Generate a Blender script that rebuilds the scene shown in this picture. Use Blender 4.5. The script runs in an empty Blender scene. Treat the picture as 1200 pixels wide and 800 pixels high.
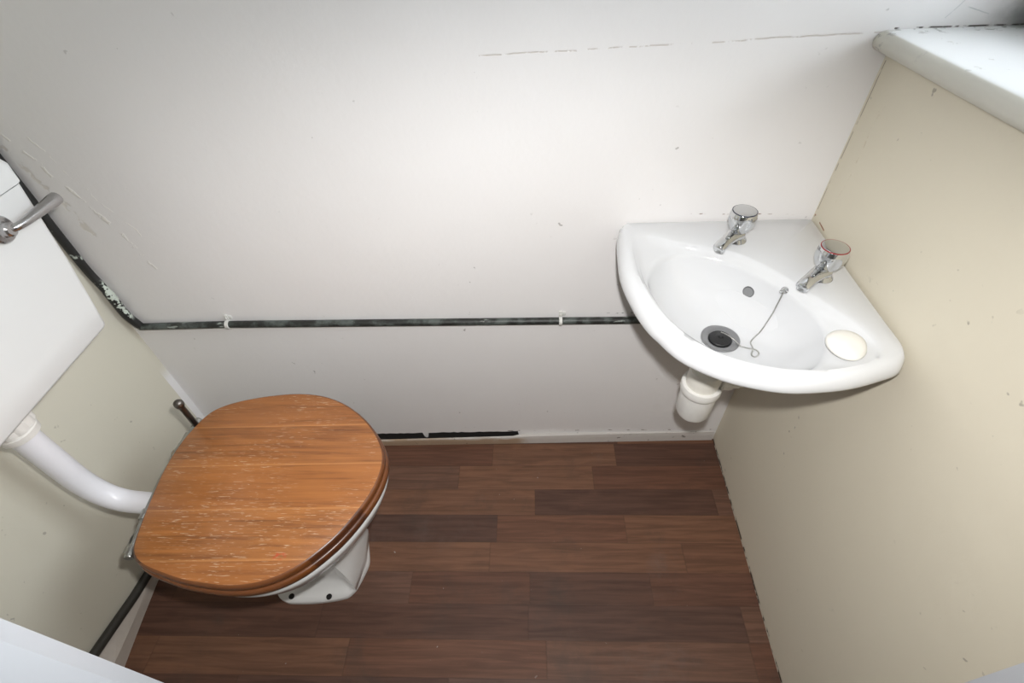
import bpy, bmesh, math, random
from mathutils import Vector, Matrix
from mathutils.bvhtree import BVHTree
random.seed(7)
PI = math.pi
scn = bpy.context.scene
COL = scn.collection

# ---------------------------------------------------------------- objects
def tag(o, label, cat, group=None, kind=None):
    o['label'] = label
    o['category'] = cat
    if group: o['group'] = group
    if kind: o['kind'] = kind
    return o

def empty(name, loc):
    o = bpy.data.objects.new(name, None)
    o.empty_display_size = 0.03
    COL.objects.link(o)
    o.location = loc
    return o

def link(name, bm, mats, parent=None, smooth=True, angle=35, label=None, origin=None):
    """bmesh given in world coordinates -> ONE mesh object"""
    bmesh.ops.recalc_face_normals(bm, faces=bm.faces)
    off = Vector(origin) if origin is not None else (Vector(parent_world(parent)) if parent else Vector((0, 0, 0)))
    for v in bm.verts: v.co -= off
    me = bpy.data.meshes.new(name)
    bm.to_mesh(me); bm.free()
    if not isinstance(mats, (list, tuple)): mats = [mats]
    for m in mats: me.materials.append(m)
    if smooth:
        for p in me.polygons: p.use_smooth = True
        me.set_sharp_from_angle(angle=math.radians(angle))
    o = bpy.data.objects.new(name, me)
    COL.objects.link(o)
    if parent is not None:
        o.parent = parent
        o.location = off - Vector(parent_world(parent))
    else:
        o.location = off
    if label: o['label'] = label
    return o

def parent_world(p):
    v = Vector((0, 0, 0))
    while p is not None:
        v += p.location
        p = p.parent
    return v

# ---------------------------------------------------------------- shapes
def box(bm, lo, hi, mi=0, bev=0.0, seg=2):
    r = bmesh.ops.create_cube(bm, size=1)
    vs = r['verts']
    for v in vs:
        v.co = Vector([lo[i] + (v.co[i] + .5) * (hi[i] - lo[i]) for i in range(3)])
    fs = {f for v in vs for f in v.link_faces}
    for f in fs: f.material_index = mi
    if bev:
        es = list({e for v in vs for e in v.link_edges})
        r = bmesh.ops.bevel(bm, geom=es, offset=bev, segments=seg, profile=.5, affect='EDGES')
        for f in r['faces']: f.material_index = mi
    return bm

def lathe(bm, prof, c, axis=(0, 0, 1), n=32, lobes=0, amp=0.0, amprange=None, mi=0):
    """prof: list of (radius, height along axis)"""
    ax = Vector(axis).normalized()
    a = Vector((1, 0, 0)) if abs(ax.x) < .9 else Vector((0, 1, 0))
    u = (a - ax * a.dot(ax)).normalized(); w = ax.cross(u)
    rings = []
    for r, hh in prof:
        ring = []
        if r < 1e-6:
            ring = [bm.verts.new(Vector(c) + ax * hh)]
        else:
            for k in range(n):
                t = 2 * PI * k / n
                rr = r
                if lobes and (amprange is None or amprange[0] <= hh <= amprange[1]):
                    rr = r * (1 - amp * max(0, math.cos(lobes * t)) ** 2)
                ring.append(bm.verts.new(Vector(c) + ax * hh + (u * math.cos(t) + w * math.sin(t)) * rr))
        rings.append(ring)
    for A, B in zip(rings, rings[1:]):
        skin(bm, A, B, mi)
    for R in (rings[0], rings[-1]):
        if len(R) > 2:
            bm.faces.new(R).material_index = mi
    return bm

def skin(bm, A, B, mi=0):
    if len(A) == 1 and len(B) == 1: return
    if len(A) == 1:
        for k in range(len(B)): bm.faces.new((A[0], B[k], B[(k + 1) % len(B)])).material_index = mi
    elif len(B) == 1:
        for k in range(len(A)): bm.faces.new((A[k], B[0], A[(k + 1) % len(A)])).material_index = mi
    else:
        n = len(A)
        for k in range(n): bm.faces.new((A[k], A[(k + 1) % n], B[(k + 1) % n], B[k])).material_index = mi

def loft(bm, rings, cap0=True, cap1=True, mi=0):
    R = [[bm.verts.new(p) for p in ring] for ring in rings]
    for A, B in zip(R, R[1:]): skin(bm, A, B, mi)
    if cap0: bm.faces.new(R[0]).material_index = mi
    if cap1: bm.faces.new(R[-1]).material_index = mi
    return R

def catmull(pts, n=8, closed=False):
    pts = [Vector(p) for p in pts]
    out = []
    m = len(pts)
    rng = range(m) if closed else range(m - 1)
    for i in rng:
        if closed:
            p0, p1, p2, p3 = pts[i - 1], pts[i], pts[(i + 1) % m], pts[(i + 2) % m]
        else:
            p1, p2 = pts[i], pts[i + 1]
            p0 = pts[i - 1] if i else p1 * 2 - p2
            p3 = pts[i + 2] if i + 2 < m else p2 * 2 - p1
        for k in range(n):
            t = k / n
            out.append(.5 * ((2 * p1) + (-p0 + p2) * t + (2 * p0 - 5 * p1 + 4 * p2 - p3) * t * t + (-p0 + 3 * p1 - 3 * p2 + p3) * t ** 3))
    if not closed: out.append(pts[-1])
    return out

def tube(bm, path, rad, n=16, mi=0, cap=True, flat=None):
    """rad: number or list; flat: (axis vector, factor list) squashes the section along an axis"""
    path = [Vector(p) for p in path]
    m = len(path)
    if not isinstance(rad, (list, tuple)): rad = [rad] * m
    prev = None
    rings = []
    for i, p in enumerate(path):
        t = (path[min(i + 1, m - 1)] - path[max(i - 1, 0)]).normalized()
        if prev is None:
            a = Vector((0, 0, 1)) if abs(t.z) < .9 else Vector((1, 0, 0))
            u = (a - t * a.dot(t)).normalized()
        else:
            u = (prev - t * prev.dot(t)).normalized()
        prev = u
        w = t.cross(u)
        ring = []
        for k in range(n):
            ang = 2 * PI * k / n
            fu = flat[i] if flat else 1.0
            ring.append(p + (u * math.cos(ang) * fu + w * math.sin(ang)) * rad[i])
        rings.append(ring)
    loft(bm, rings, cap, cap, mi)
    return bm

def fillet(pts, r, n=8):
    """polyline with rounded corners"""
    pts = [Vector(p) for p in pts]
    out = [pts[0]]
    for i in range(1, len(pts) - 1):
        a, b, c = pts[i - 1], pts[i], pts[i + 1]
        d1 = min(r, (a - b).length * .45); d2 = min(r, (c - b).length * .45)
        p = b + (a - b).normalized() * d1; q = b + (c - b).normalized() * d2
        for k in range(n + 1):
            t = k / n
            out.append(p * (1 - t) ** 2 + b * 2 * t * (1 - t) + q * t * t)
    out.append(pts[-1])
    return out

def resample(pts, n, closed=True):
    P = [Vector(p) for p in pts]
    if closed: P = P + [P[0]]
    L = [0]
    for a, b in zip(P, P[1:]): L.append(L[-1] + (b - a).length)
    out = []; j = 0
    cnt = n if closed else n - 1
    for k in range(n):
        s = L[-1] * k / cnt
        while j < len(P) - 2 and L[j + 1] < s: j += 1
        t = (s - L[j]) / max(1e-9, L[j + 1] - L[j])
        out.append(P[j].lerp(P[j + 1], t))
    return out

# ---------------------------------------------------------------- materials
class NB:
    def __init__(self, name):
        self.m = bpy.data.materials.new(name); self.m.use_nodes = True
        self.nt = self.m.node_tree
        self.b = self.nt.nodes['Principled BSDF']
        self._c = None
    def node(self, t, **kw):
        n = self.nt.nodes.new(t)
        for k, v in kw.items(): setattr(n, k, v)
        return n
    def put(self, sock, v):
        if isinstance(v, bpy.types.NodeSocket): self.nt.links.new(v, sock)
        elif isinstance(v, (tuple, list)):
            sock.default_value = (tuple(v) + (1,)) if (len(v) == 3 and sock.type == 'RGBA') else v
        else: sock.default_value = v
    def coord(self):
        if self._c is None: self._c = self.node('ShaderNodeTexCoord').outputs['Object']
        return self._c
    def geo(self):
        return self.node('ShaderNodeNewGeometry').outputs['Position']
    def xyz(self, v=None):
        s = self.node('ShaderNodeSeparateXYZ'); self.put(s.inputs[0], v or self.coord()); return s.outputs
    def comb(self, x, y, z):
        s = self.node('ShaderNodeCombineXYZ')
        for i, v in enumerate((x, y, z)): self.put(s.inputs[i], v)
        return s.outputs[0]
    def math(self, op, a, b=0.0, clamp=False):
        n = self.node('ShaderNodeMath', operation=op, use_clamp=clamp)
        self.put(n.inputs[0], a); self.put(n.inputs[1], b); return n.outputs[0]
    def mapv(self, scale, loc=(0, 0, 0), v=None, rot=(0, 0, 0)):
        n = self.node('ShaderNodeMapping'); self.put(n.inputs['Vector'], v or self.coord())
        n.inputs['Scale'].default_value = scale; n.inputs['Location'].default_value = loc
        n.inputs['Rotation'].default_value = rot
        return n.outputs[0]
    def noise(self, scale, detail=4, rough=.55, v=None, dist=0.0):
        n = self.node('ShaderNodeTexNoise'); self.put(n.inputs['Vector'], v or self.coord())
        n.inputs['Scale'].default_value = scale; n.inputs['Detail'].default_value = detail
        n.inputs['Roughness'].default_value = rough; n.inputs['Distortion'].default_value = dist
        return n.outputs['Fac']
    def white(self, v):
        n = self.node('ShaderNodeTexWhiteNoise', noise_dimensions='3D'); self.put(n.inputs['Vector'], v)
        return n.outputs['Value']
    def ramp(self, f, stops):
        n = self.node('ShaderNodeValToRGB'); self.put(n.inputs[0], f)
        e = n.color_ramp.elements
        while len(e) < len(stops): e.new(.5)
        for el, (p, c) in zip(e, stops):
            el.position = p; el.color = tuple(c) + (1,) if len(c) == 3 else c
        return n.outputs[0]
    def step(self, f, lo, hi):
        n = self.node('ShaderNodeMapRange', interpolation_type='SMOOTHSTEP'); self.put(n.inputs[0], f)
        n.inputs[1].default_value = lo; n.inputs[2].default_value = hi
        return n.outputs[0]
    def mix(self, f, a, b, mode='MIX'):
        n = self.node('ShaderNodeMix', data_type='RGBA', blend_type=mode)
        self.put(n.inputs['Factor'], f); self.put(n.inputs[6], a); self.put(n.inputs[7], b)
        return n.outputs[2]
    def bump(self, hgt, strength, dist=.01, normal=None):
        n = self.node('ShaderNodeBump'); self.put(n.inputs['Height'], hgt)
        n.inputs['Strength'].default_value = strength; n.inputs['Distance'].default_value = dist
        if normal: self.put(n.inputs['Normal'], normal)
        return n.outputs[0]
    def set(self, **kw):
        for k, v in kw.items(): self.put(self.b.inputs[k.replace('_', ' ')], v)
        return self.m
    def mark(self, u, v, a, b, w, wob=0.004, thr=0.4, nscale=40):
        """a scratched line from a to b in the (u, v) plane, broken up by noise"""
        dx, dy = b[0] - a[0], b[1] - a[1]
        L = math.hypot(dx, dy); dx /= L; dy /= L
        pu = self.math('SUBTRACT', u, a[0]); pv = self.math('SUBTRACT', v, a[1])
        t = self.math('ADD', self.math('MULTIPLY', pu, dx), self.math('MULTIPLY', pv, dy))
        s = self.math('ADD', self.math('MULTIPLY', pu, -dy), self.math('MULTIPLY', pv, dx))
        wn = self.math('MULTIPLY', self.math('SUBTRACT', self.noise(14, 3), .5), wob * 2)
        s = self.math('ABSOLUTE', self.math('ADD', s, wn))
        m = self.step(s, w, w * .3)
        m = self.math('MULTIPLY', m, self.math('GREATER_THAN', t, 0))
        m = self.math('MULTIPLY', m, self.math('LESS_THAN', t, L))
        return self.math('MULTIPLY', m, self.step(self.noise(nscale, 3), thr, thr + .08))

def simple(name, col, rough=.5, metal=0.0, bump=0.0, bscale=60, var=0.0, coat=0.0, **kw):
    n = NB(name)
    c = col
    if var:
        c = n.mix(n.noise(bscale * .3, 4), tuple(x * (1 - var) for x in col), tuple(min(1, x * (1 + var)) for x in col))
    n.set(Base_Color=c, Roughness=rough, Metallic=metal)
    if coat: n.b.inputs['Coat Weight'].default_value = coat
    if bump: n.set(Normal=n.bump(n.noise(bscale, 4), bump, .003))
    return n.m

def wall_paint(name, col, u, v, marks=(), specks=.0, extra=None):
    n = NB(name)
    s = n.xyz()
    U, V = s[u], s[v]
    c = n.mix(n.noise(2.2, 4), tuple(x * .965 for x in col), tuple(min(1, x * 1.02) for x in col))
    if extra: c = extra(n, c, U, V, s)
    h = n.math('ADD', n.math('MULTIPLY', n.noise(9, 5), .7), n.math('MULTIPLY', n.noise(70, 3), .12))
    for a, b, w, wob, thr, mc, depth in marks:
        mk = n.mark(U, V, a, b, w, wob, thr)
        c = n.mix(mk, c, mc)
        h = n.math('SUBTRACT', h, n.math('MULTIPLY', mk, depth))
    # little chips and specks of dirt
    sp = n.math('MULTIPLY', n.step(n.noise(55, 2), .70, .74), n.step(n.noise(5, 2), .5, .62))
    c = n.mix(n.math('MULTIPLY', sp, specks), c, (.12, .10, .085))
    n.set(Base_Color=c, Roughness=.5, Normal=n.bump(h, .35, .006))
    n.b.inputs['Specular IOR Level'].default_value = .35
    return n.m

DARK = (.05, .042, .038)
def corner_dark(n, c, U, V, s):
    # darkens towards the corner of the window reveal, edge broken by noise
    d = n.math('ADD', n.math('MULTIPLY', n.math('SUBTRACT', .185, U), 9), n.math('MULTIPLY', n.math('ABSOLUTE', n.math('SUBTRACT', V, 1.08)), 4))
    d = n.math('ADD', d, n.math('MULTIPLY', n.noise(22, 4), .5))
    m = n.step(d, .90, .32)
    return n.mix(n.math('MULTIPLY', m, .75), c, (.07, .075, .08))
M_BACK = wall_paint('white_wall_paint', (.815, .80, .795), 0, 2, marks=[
    ((-.62, 1.052), (-.02, 1.067), .0016, .004, .42, (.62, .58, .55), .3),
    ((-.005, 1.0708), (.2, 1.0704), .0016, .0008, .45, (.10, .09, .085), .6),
    ((.06, 1.082), (.085, 1.115), .0010, .003, .35, (.66, .66, .66), .3),
    ((.085, 1.095), (.12, 1.085), .0010, .003, .35, (.66, .66, .66), .3),
    ((-1.50, 1.06), (-1.35, .66), .0040, .022, .46, (.83, .81, .77), -.5),
    ((-1.46, 1.03), (-1.33, .72), .0016, .030, .48, (.85, .83, .79), -.3),
    ((-1.49, .95), (-1.43, .74), .0100, .020, .50, (.72, .69, .65), .2),
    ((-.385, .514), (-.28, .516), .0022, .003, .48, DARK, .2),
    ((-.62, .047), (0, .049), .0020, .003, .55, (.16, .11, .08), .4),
    ((-.25, .770), (0, .762), .0016, .003, .56, (.22, .13, .10), .3),
], specks=.5, extra=corner_dark)
M_RIGHT = wall_paint('cream_wall_paint', (.67, .62, .505), 1, 2, marks=[
    ((-.006, 1.03), (-.004, .76), .0016, .002, .42, (.33, .28, .22), .4),
    ((-.05, .98), (-.045, .80), .0024, .010, .50, (.62, .55, .43), .3),
    ((-.003, .765), (-.05, .758), .0022, .002, .40, (.30, .14, .08), .3),
    ((-.62, .004), (0, .004), .006, .004, .45, (.05, .03, .02), .5),
], specks=.5)
def white_strip(n, c, U, V, s):
    m = n.math('MULTIPLY', n.math('GREATER_THAN', U, -.022), n.step(V, .36, .30))
    return n.mix(m, c, (.80, .79, .79))
M_LEFT = wall_paint('magnolia_wall_paint', (.66, .63, .53), 1, 2, marks=[], specks=.4, extra=white_strip)
M_FRONT = wall_paint('plain_wall_paint', (.72, .70, .66), 0, 2)
M_CEIL = simple('ceiling_paint', (.78, .77, .75), .8, bump=.2)
M_GLOSSWHITE = simple('white_gloss_woodwork', (.46, .48, .51), .28, bump=.15, bscale=18, var=.03)

def mat_floor():
    n = NB('brown_strip_laminate')
    s = n.xyz(n.geo())
    W, Lp = .0747, .36
    yy = n.math('DIVIDE', n.math('ADD', s[1], .0167), W)
    row = n.math('FLOOR', yy)
    sh = n.white(n.comb(row, 3.7, 1.1))
    Lp = n.math('MULTIPLY', n.math('ADD', .65, n.math('MULTIPLY', n.white(n.comb(row, 9.1, 4.4)), .8)), Lp)
    xx = n.math('ADD', n.math('DIVIDE', s[0], Lp), n.math('MULTIPLY', sh, 5))
    col = n.math('FLOOR', xx)
    tone = n.white(n.comb(row, col, 8.3))
    off = n.comb(n.math('MULTIPLY', tone, 31), n.math('MULTIPLY', tone, 17), 0)
    va = n.node('ShaderNodeVectorMath', operation='ADD'); n.put(va.inputs[0], n.geo()); n.put(va.inputs[1], off)
    pos = va.outputs[0]
    grain = n.noise(1, 6, .62, n.mapv((5, 95, 5), v=pos), .5)
    cath = n.noise(1, 3, .5, n.mapv((3.2, 22, 3), v=pos), 2.2)
    base = n.ramp(tone, [(0, (.094, .049, .035)), (.3, (.098, .048, .032)), (.55, (.134, .062, .038)), (.8, (.172, .086, .050)), (1, (.116, .063, .046))])
    c = n.mix(n.step(grain, .30, .75), n.mix(1, base, (.72, .69, .67), 'MULTIPLY'), n.mix(1, base, (1.20, 1.18, 1.16), 'MULTIPLY'))
    c = n.mix(n.math('MULTIPLY', n.step(cath, .5, .7), .35), c, n.mix(1, base, (1.5, 1.4, 1.3), 'MULTIPLY'))
    # thin dark seams
    fy = n.math('FRACT', yy); fx = n.math('FRACT', xx)
    ey = n.math('MINIMUM', fy, n.math('SUBTRACT', 1, fy)); ex = n.math('MINIMUM', fx, n.math('SUBTRACT', 1, fx))
    seam = n.math('MAXIMUM', n.step(ey, .022, .008), n.step(ex, .005, .002))
    c = n.mix(n.math('MULTIPLY', seam, .22), c, (.040, .022, .015))
    # scuffed grey dirt and dark patches
    d = n.step(n.noise(5.5, 6, .65), .52, .72)
    c = n.mix(n.math('MULTIPLY', d, .45), c, (.050, .038, .031))
    d2 = n.step(n.noise(3.1, 6, .7, n.mapv((1, 1, 1), (4, 2, 0))), .56, .74)
    c = n.mix(n.math('MULTIPLY', d2, .40), c, (.15, .11, .095))
    sp = n.math('MULTIPLY', n.step(n.noise(75, 2), .74, .77), n.step(n.noise(7, 2), .48, .6))
    c = n.mix(n.math('MULTIPLY', sp, .6), c, (.45, .42, .38))
    n.set(Base_Color=c, Roughness=n.math('ADD', .48, n.math('MULTIPLY', n.noise(12, 4), .2)),
          Normal=n.bump(n.math('SUBTRACT', n.math('MULTIPLY', grain, .4), seam), .15, .002))
    n.b.inputs['Specular IOR Level'].default_value = .35
    return n.m
M_FLOOR = mat_floor()

def mat_oak(name, edge=False):
    n = NB(name)
    p = n.geo()
    s = n.xyz(p)
    strip = n.math('FLOOR', n.math('DIVIDE', n.math('ADD', n.math('ADD', s[1], n.math('MULTIPLY', s[0], -.02)), .335), .0905))
    tone = n.white(n.comb(strip, 2.2, 5.5))
    off = n.comb(n.math('MULTIPLY', tone, 13), n.math('MULTIPLY', tone, 29), 0)
    va = n.node('ShaderNodeVectorMath', operation='ADD'); n.put(va.inputs[0], p); n.put(va.inputs[1], off)
    pos = va.outputs[0]
    g1 = n.noise(1, 6, .68, n.mapv((5, 120, 5), v=pos), .5)
    g2 = n.noise(1, 3, .5, n.mapv((2.2, 18, 2), v=pos), 1.4)
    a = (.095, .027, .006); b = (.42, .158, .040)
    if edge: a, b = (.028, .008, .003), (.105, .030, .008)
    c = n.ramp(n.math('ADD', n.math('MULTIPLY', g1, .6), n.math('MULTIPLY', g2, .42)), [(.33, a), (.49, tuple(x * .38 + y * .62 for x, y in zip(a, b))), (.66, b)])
    c = n.mix(n.math('MULTIPLY', tone, .30), c, (.36, .120, .026))
    jn = n.math('FRACT', n.math('DIVIDE', n.math('ADD', n.math('ADD', s[1], n.math('MULTIPLY', s[0], -.02)), .335), .0905))
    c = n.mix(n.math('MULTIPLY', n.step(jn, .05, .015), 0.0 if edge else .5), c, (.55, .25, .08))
    if not edge:
        fl = n.noise(1, 2, .55, n.mapv((46, 560, 60), v=p), .4)
        patch = n.noise(6, 3, .6, n.mapv((1, 1.6, 1), v=p))
        m = n.math('MULTIPLY', n.step(fl, .60, .68), n.step(patch, .40, .60))
        c = n.mix(n.math('MULTIPLY', m, .68), c, (.62, .46, .31))
        dx = n.math('SUBTRACT', s[0], -.972); dy = n.math('SUBTRACT', s[1], -.528)
        rr = n.math('ADD', n.math('MULTIPLY', dx, dx), n.math('MULTIPLY', n.math('MULTIPLY', dy, dy), 3))
        red = n.math('MULTIPLY', n.step(rr, .00022, .00004), n.step(n.noise(150, 3), .42, .6))
        c = n.mix(n.math('MULTIPLY', red, .7), c, (.50, .045, .012))
    n.set(Base_Color=c, Roughness=.36, Normal=n.bump(g1, .12, .002))
    n.b.inputs['Coat Weight'].default_value = .25
    n.b.inputs['Coat Roughness'].default_value = .25
    return n.m
M_OAK = mat_oak('varnished_oak')
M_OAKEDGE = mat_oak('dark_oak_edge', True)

M_CERAMIC = simple('white_glazed_ceramic', (.655, .665, .68), .12, coat=.5)
M_PANCERAMIC = simple('old_white_ceramic', (.72, .72, .71), .16, coat=.3, var=.03)
M_PLASTIC = simple('white_cistern_plastic', (.69, .69, .68), .33, bump=.06, bscale=8, var=.02)
M_PIPEWHITE = simple('white_pipe_plastic', (.76, .755, .79), .3)
M_CREAMPL = simple('cream_trap_plastic', (.74, .72, .66), .35)
M_NUT = simple('off_white_nut_plastic', (.74, .72, .68), .4, bump=.3, bscale=120, var=.06)
M_CHROME = simple('polished_chrome', (.66, .67, .68), .06, 1.0)
M_DULLCHROME = simple('dull_chrome', (.46, .45, .45), .22, 1.0, bump=.1, bscale=200)
M_DARKMETAL = simple('tarnished_metal', (.19, .175, .16), .33, 1.0, bump=.25, bscale=160, var=.3)
M_OLDCHROME = simple('pitted_chrome', (.42, .42, .40), .30, 1.0, bump=.5, bscale=180, var=.3)
M_GREYHOLE = simple('overflow_grey', (.22, .225, .23), .45)
M_BLACK = simple('black_rubber', (.012, .012, .013), .4, bump=.3, bscale=250)
M_HOLE = simple('dark_hole', (.010, .009, .008), .8)
M_RED = simple('red_band', (.30, .02, .02), .35)
M_DARKBAND = simple('dark_band', (.03, .035, .06), .3)
M_SOAP = simple('cream_soap', (.80, .78, .73), .45, bump=.15, bscale=50, var=.04)
M_VOID = simple('black_gap_shade', (.012, .010, .009), .9, bump=.4)

def mat_pipe():
    n = NB('grimy_lead_pipe_with_flaked_paint')
    f = n.noise(26, 5, .65)
    s = n.xyz()
    c = n.mix(n.step(f, .42, .62), (.016, .017, .015), (.085, .10, .092))
    v = n.mapv((16, 60, 60))
    top = n.step(n.noise(1, 4, .6, v), .65, .69)
    c = n.mix(n.math('MULTIPLY', top, .75), c, (.36, .40, .37))
    n.set(Base_Color=c, Roughness=.5, Normal=n.bump(f, .4, .002))
    return n.m
M_PIPE = mat_pipe()
def mat_vpipe():
    n = NB('dark_pipe_with_peeling_white_paint')
    s = n.xyz(n.geo())
    f = n.noise(45, 4, .6)
    # old white paint survives on the upper side of the crank
    band = n.math('MULTIPLY', n.step(s[2], .525, .54), n.step(s[2], .645, .63))
    side = n.step(n.math('ADD', n.math('ADD', s[0], n.math('MULTIPLY', s[2], .08)), n.math('MULTIPLY', n.noise(95, 3, .6), .040)), -1.4135, -1.4125)
    m = n.math('MULTIPLY', band, side)
    g = n.math('MULTIPLY', n.step(n.noise(18, 4, .6), .60, .64), .8)
    m = n.math('MAXIMUM', m, g)
    c = n.mix(m, (.014, .014, .013), (.55, .60, .53))
    n.set(Base_Color=c, Roughness=.5, Normal=n.bump(f, .3, .002))
    return n.m
M_VPIPE = mat_vpipe()
def mat_skirt():
    n = NB('chipped_painted_softwood')
    s = n.xyz(n.geo())
    bare = n.math('MULTIPLY', n.step(n.math('ADD', s[0], n.math('MULTIPLY', n.noise(9, 4), .5)), -.28, -.42), n.step(n.math('ADD', s[2], n.math('MULTIPLY', n.noise(28, 4, .6, n.mapv((.5, 1, 3))), .022)), .042, .032))
    c = n.mix(n.math('MULTIPLY', bare, .85), (.62, .59, .56), (.36, .24, .14))
    sp = n.step(n.noise(60, 3), .66, .70)
    c = n.mix(n.math('MULTIPLY', sp, .7), c, (.10, .075, .06))
    n.set(Base_Color=c, Roughness=.55, Normal=n.bump(n.noise(50, 4), .5, .002))
    return n.m
M_SKIRT = mat_skirt()
M_LSKIRT = simple('grubby_white_skirting', (.50, .45, .40), .5, bump=.4, bscale=40, var=.15)
def mat_sill():
    n = NB('off_white_sill_paint')
    c = n.mix(n.noise(6, 4), (.55, .535, .47), (.62, .605, .54))
    s = n.xyz(n.geo())
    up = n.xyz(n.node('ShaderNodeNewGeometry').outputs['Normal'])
    c = n.mix(n.step(up[2], .93, .985), c, (.80, .81, .81))  # upward faces coloured lighter: window light on the sill top, painted in
    chip = n.math('MULTIPLY', n.step(n.noise(70, 4, .65), .56, .62), n.step(s[1], -.035, -.010))
    c = n.mix(n.math('MULTIPLY', chip, .8), c, (.26, .26, .25))
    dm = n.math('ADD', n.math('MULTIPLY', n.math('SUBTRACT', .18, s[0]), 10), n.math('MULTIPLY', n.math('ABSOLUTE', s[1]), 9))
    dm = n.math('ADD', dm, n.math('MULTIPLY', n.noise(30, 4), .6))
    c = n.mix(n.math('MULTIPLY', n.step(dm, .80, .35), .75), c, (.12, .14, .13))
    ch2 = n.math('MULTIPLY', n.step(n.noise(34, 4, .65), .67, .70), .5)
    c = n.mix(ch2, c, (.50, .49, .45))
    n.set(Base_Color=c, Roughness=.45, Normal=n.bump(n.noise(24, 4), .3, .003))
    return n.m
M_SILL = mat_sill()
def mat_glass():
    n = NB('window_glass')
    nt = n.nt
    tr = n.node('ShaderNodeBsdfTransparent'); gl = n.node('ShaderNodeBsdfGlossy'); gl.inputs['Roughness'].default_value = .02
    fr = n.node('ShaderNodeFresnel'); fr.inputs['IOR'].default_value = 1.45
    mx = n.node('ShaderNodeMixShader')
    nt.links.new(fr.outputs[0], mx.inputs[0]); nt.links.new(tr.outputs[0], mx.inputs[1]); nt.links.new(gl.outputs[0], mx.inputs[2])
    nt.links.new(mx.outputs[0], nt.nodes['Material Output'].inputs['Surface'])
    return n.m
M_GLASS = mat_glass()

# ---------------------------------------------------------------- the room
XL, YF, ZC = -1.508, -.752, 2.05
WT = 1.041                      # top of the low wall under the window
def wall_x(y, z):               # the right wall is a touch out of square near the floor
    return .0293 * y * max(0., 1 - z / WT)

# floor
bm = bmesh.new(); box(bm, (XL - .1, -2.1, -.05), (.3, .12, 0))
tag(link('floor', bm, M_FLOOR, smooth=False), 'dark brown laminate floor of staggered wood strips', 'floor', kind='structure')
bm = bmesh.new(); box(bm, (XL - .1, -2.1, ZC), (.3, .12, ZC + .05))
tag(link('ceiling', bm, M_CEIL, smooth=False), 'plain white ceiling above the small toilet room', 'ceiling', kind='structure')

# back wall: plaster skin with a broken lower edge, backing painted black as the shade in the break
bm = bmesh.new()
edge = [(XL - .05, .0), (-1.03, .0), (-1.025, .032)]
x = -1.02
gap = []
while x < -.59:
    t = (x + 1.02) / .43
    if not (-.876 < x < -.852):
        gap.append((x, .0335 + .0105 * t + random.uniform(-.0016, .0016)))
    x += .011
i = next(k for k, g in enumerate(gap) if g[0] > -.86)
gap[i:i] = [(-.874, .036), (-.871, .018), (-.866, .013), (-.860, .015), (-.857, .036)]
edge += gap + [(-.586, .045), (-.583, .026), (-.574, .024), (-.565, .026), (-.553, .022), (-.54, .0), (.25, .0)]
top = [(.25, ZC), (XL - .05, ZC)]
vs = [bm.verts.new((p[0], 0, p[1])) for p in edge + top]
f = bm.faces.new(vs)
r = bmesh.ops.extrude_face_region(bm, geom=[f])
for v in r['geom']:
    if isinstance(v, bmesh.types.BMVert): v.co.y += .022
bmesh.ops.triangulate(bm, faces=[q for q in bm.faces if len(q.verts) > 4])
box(bm, (XL - .05, .0225, 0), (.3, .10, ZC), mi=1)
box(bm, (-1.02, .0004, .0003), (-.584, .0222, .008), mi=1)      # added black strip, paints the shade in the foot of the break
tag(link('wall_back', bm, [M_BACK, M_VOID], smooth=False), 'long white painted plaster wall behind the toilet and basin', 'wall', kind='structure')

# right wall: low wall, pier towards the door and lintel around the window opening
bm = bmesh.new()
ny, nz = 12, 8
grid = [[bm.verts.new((wall_x(y, z), y, z)) for z in [WT * j / nz for j in range(nz + 1)]] for y in [0.0 - .86 * k / ny for k in range(ny + 1)]]
for a in range(ny):
    for b in range(nz):
        bm.faces.new((grid[a][b], grid[a + 1][b], grid[a + 1][b + 1], grid[a][b + 1]))
bk = [bm.verts.new(p) for p in ((.22, 0, 0), (.22, -.86, 0), (.22, -.86, WT), (.22, 0, WT))]
bm.faces.new(bk)
bm.faces.new([grid[k][nz] for k in range(ny + 1)] + [bk[2], bk[3]])
bm.faces.new([grid[k][0] for k in range(ny + 1)] + [bk[1], bk[0]])
box(bm, (0, -.86, WT), (.22, -.70, ZC)); box(bm, (0, -.70, 1.93), (.22, 0, ZC))
tag(link('wall_right', bm, M_RIGHT, smooth=False), 'cream painted wall under the window, beside the basin', 'wall', kind='structure')

bm = bmesh.new(); box(bm, (XL - .1, -.86, 0), (XL, .0, ZC))
tag(link('wall_left', bm, M_LEFT, smooth=False), 'cream painted wall behind the cistern and flush pipe', 'wall', kind='structure')

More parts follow.
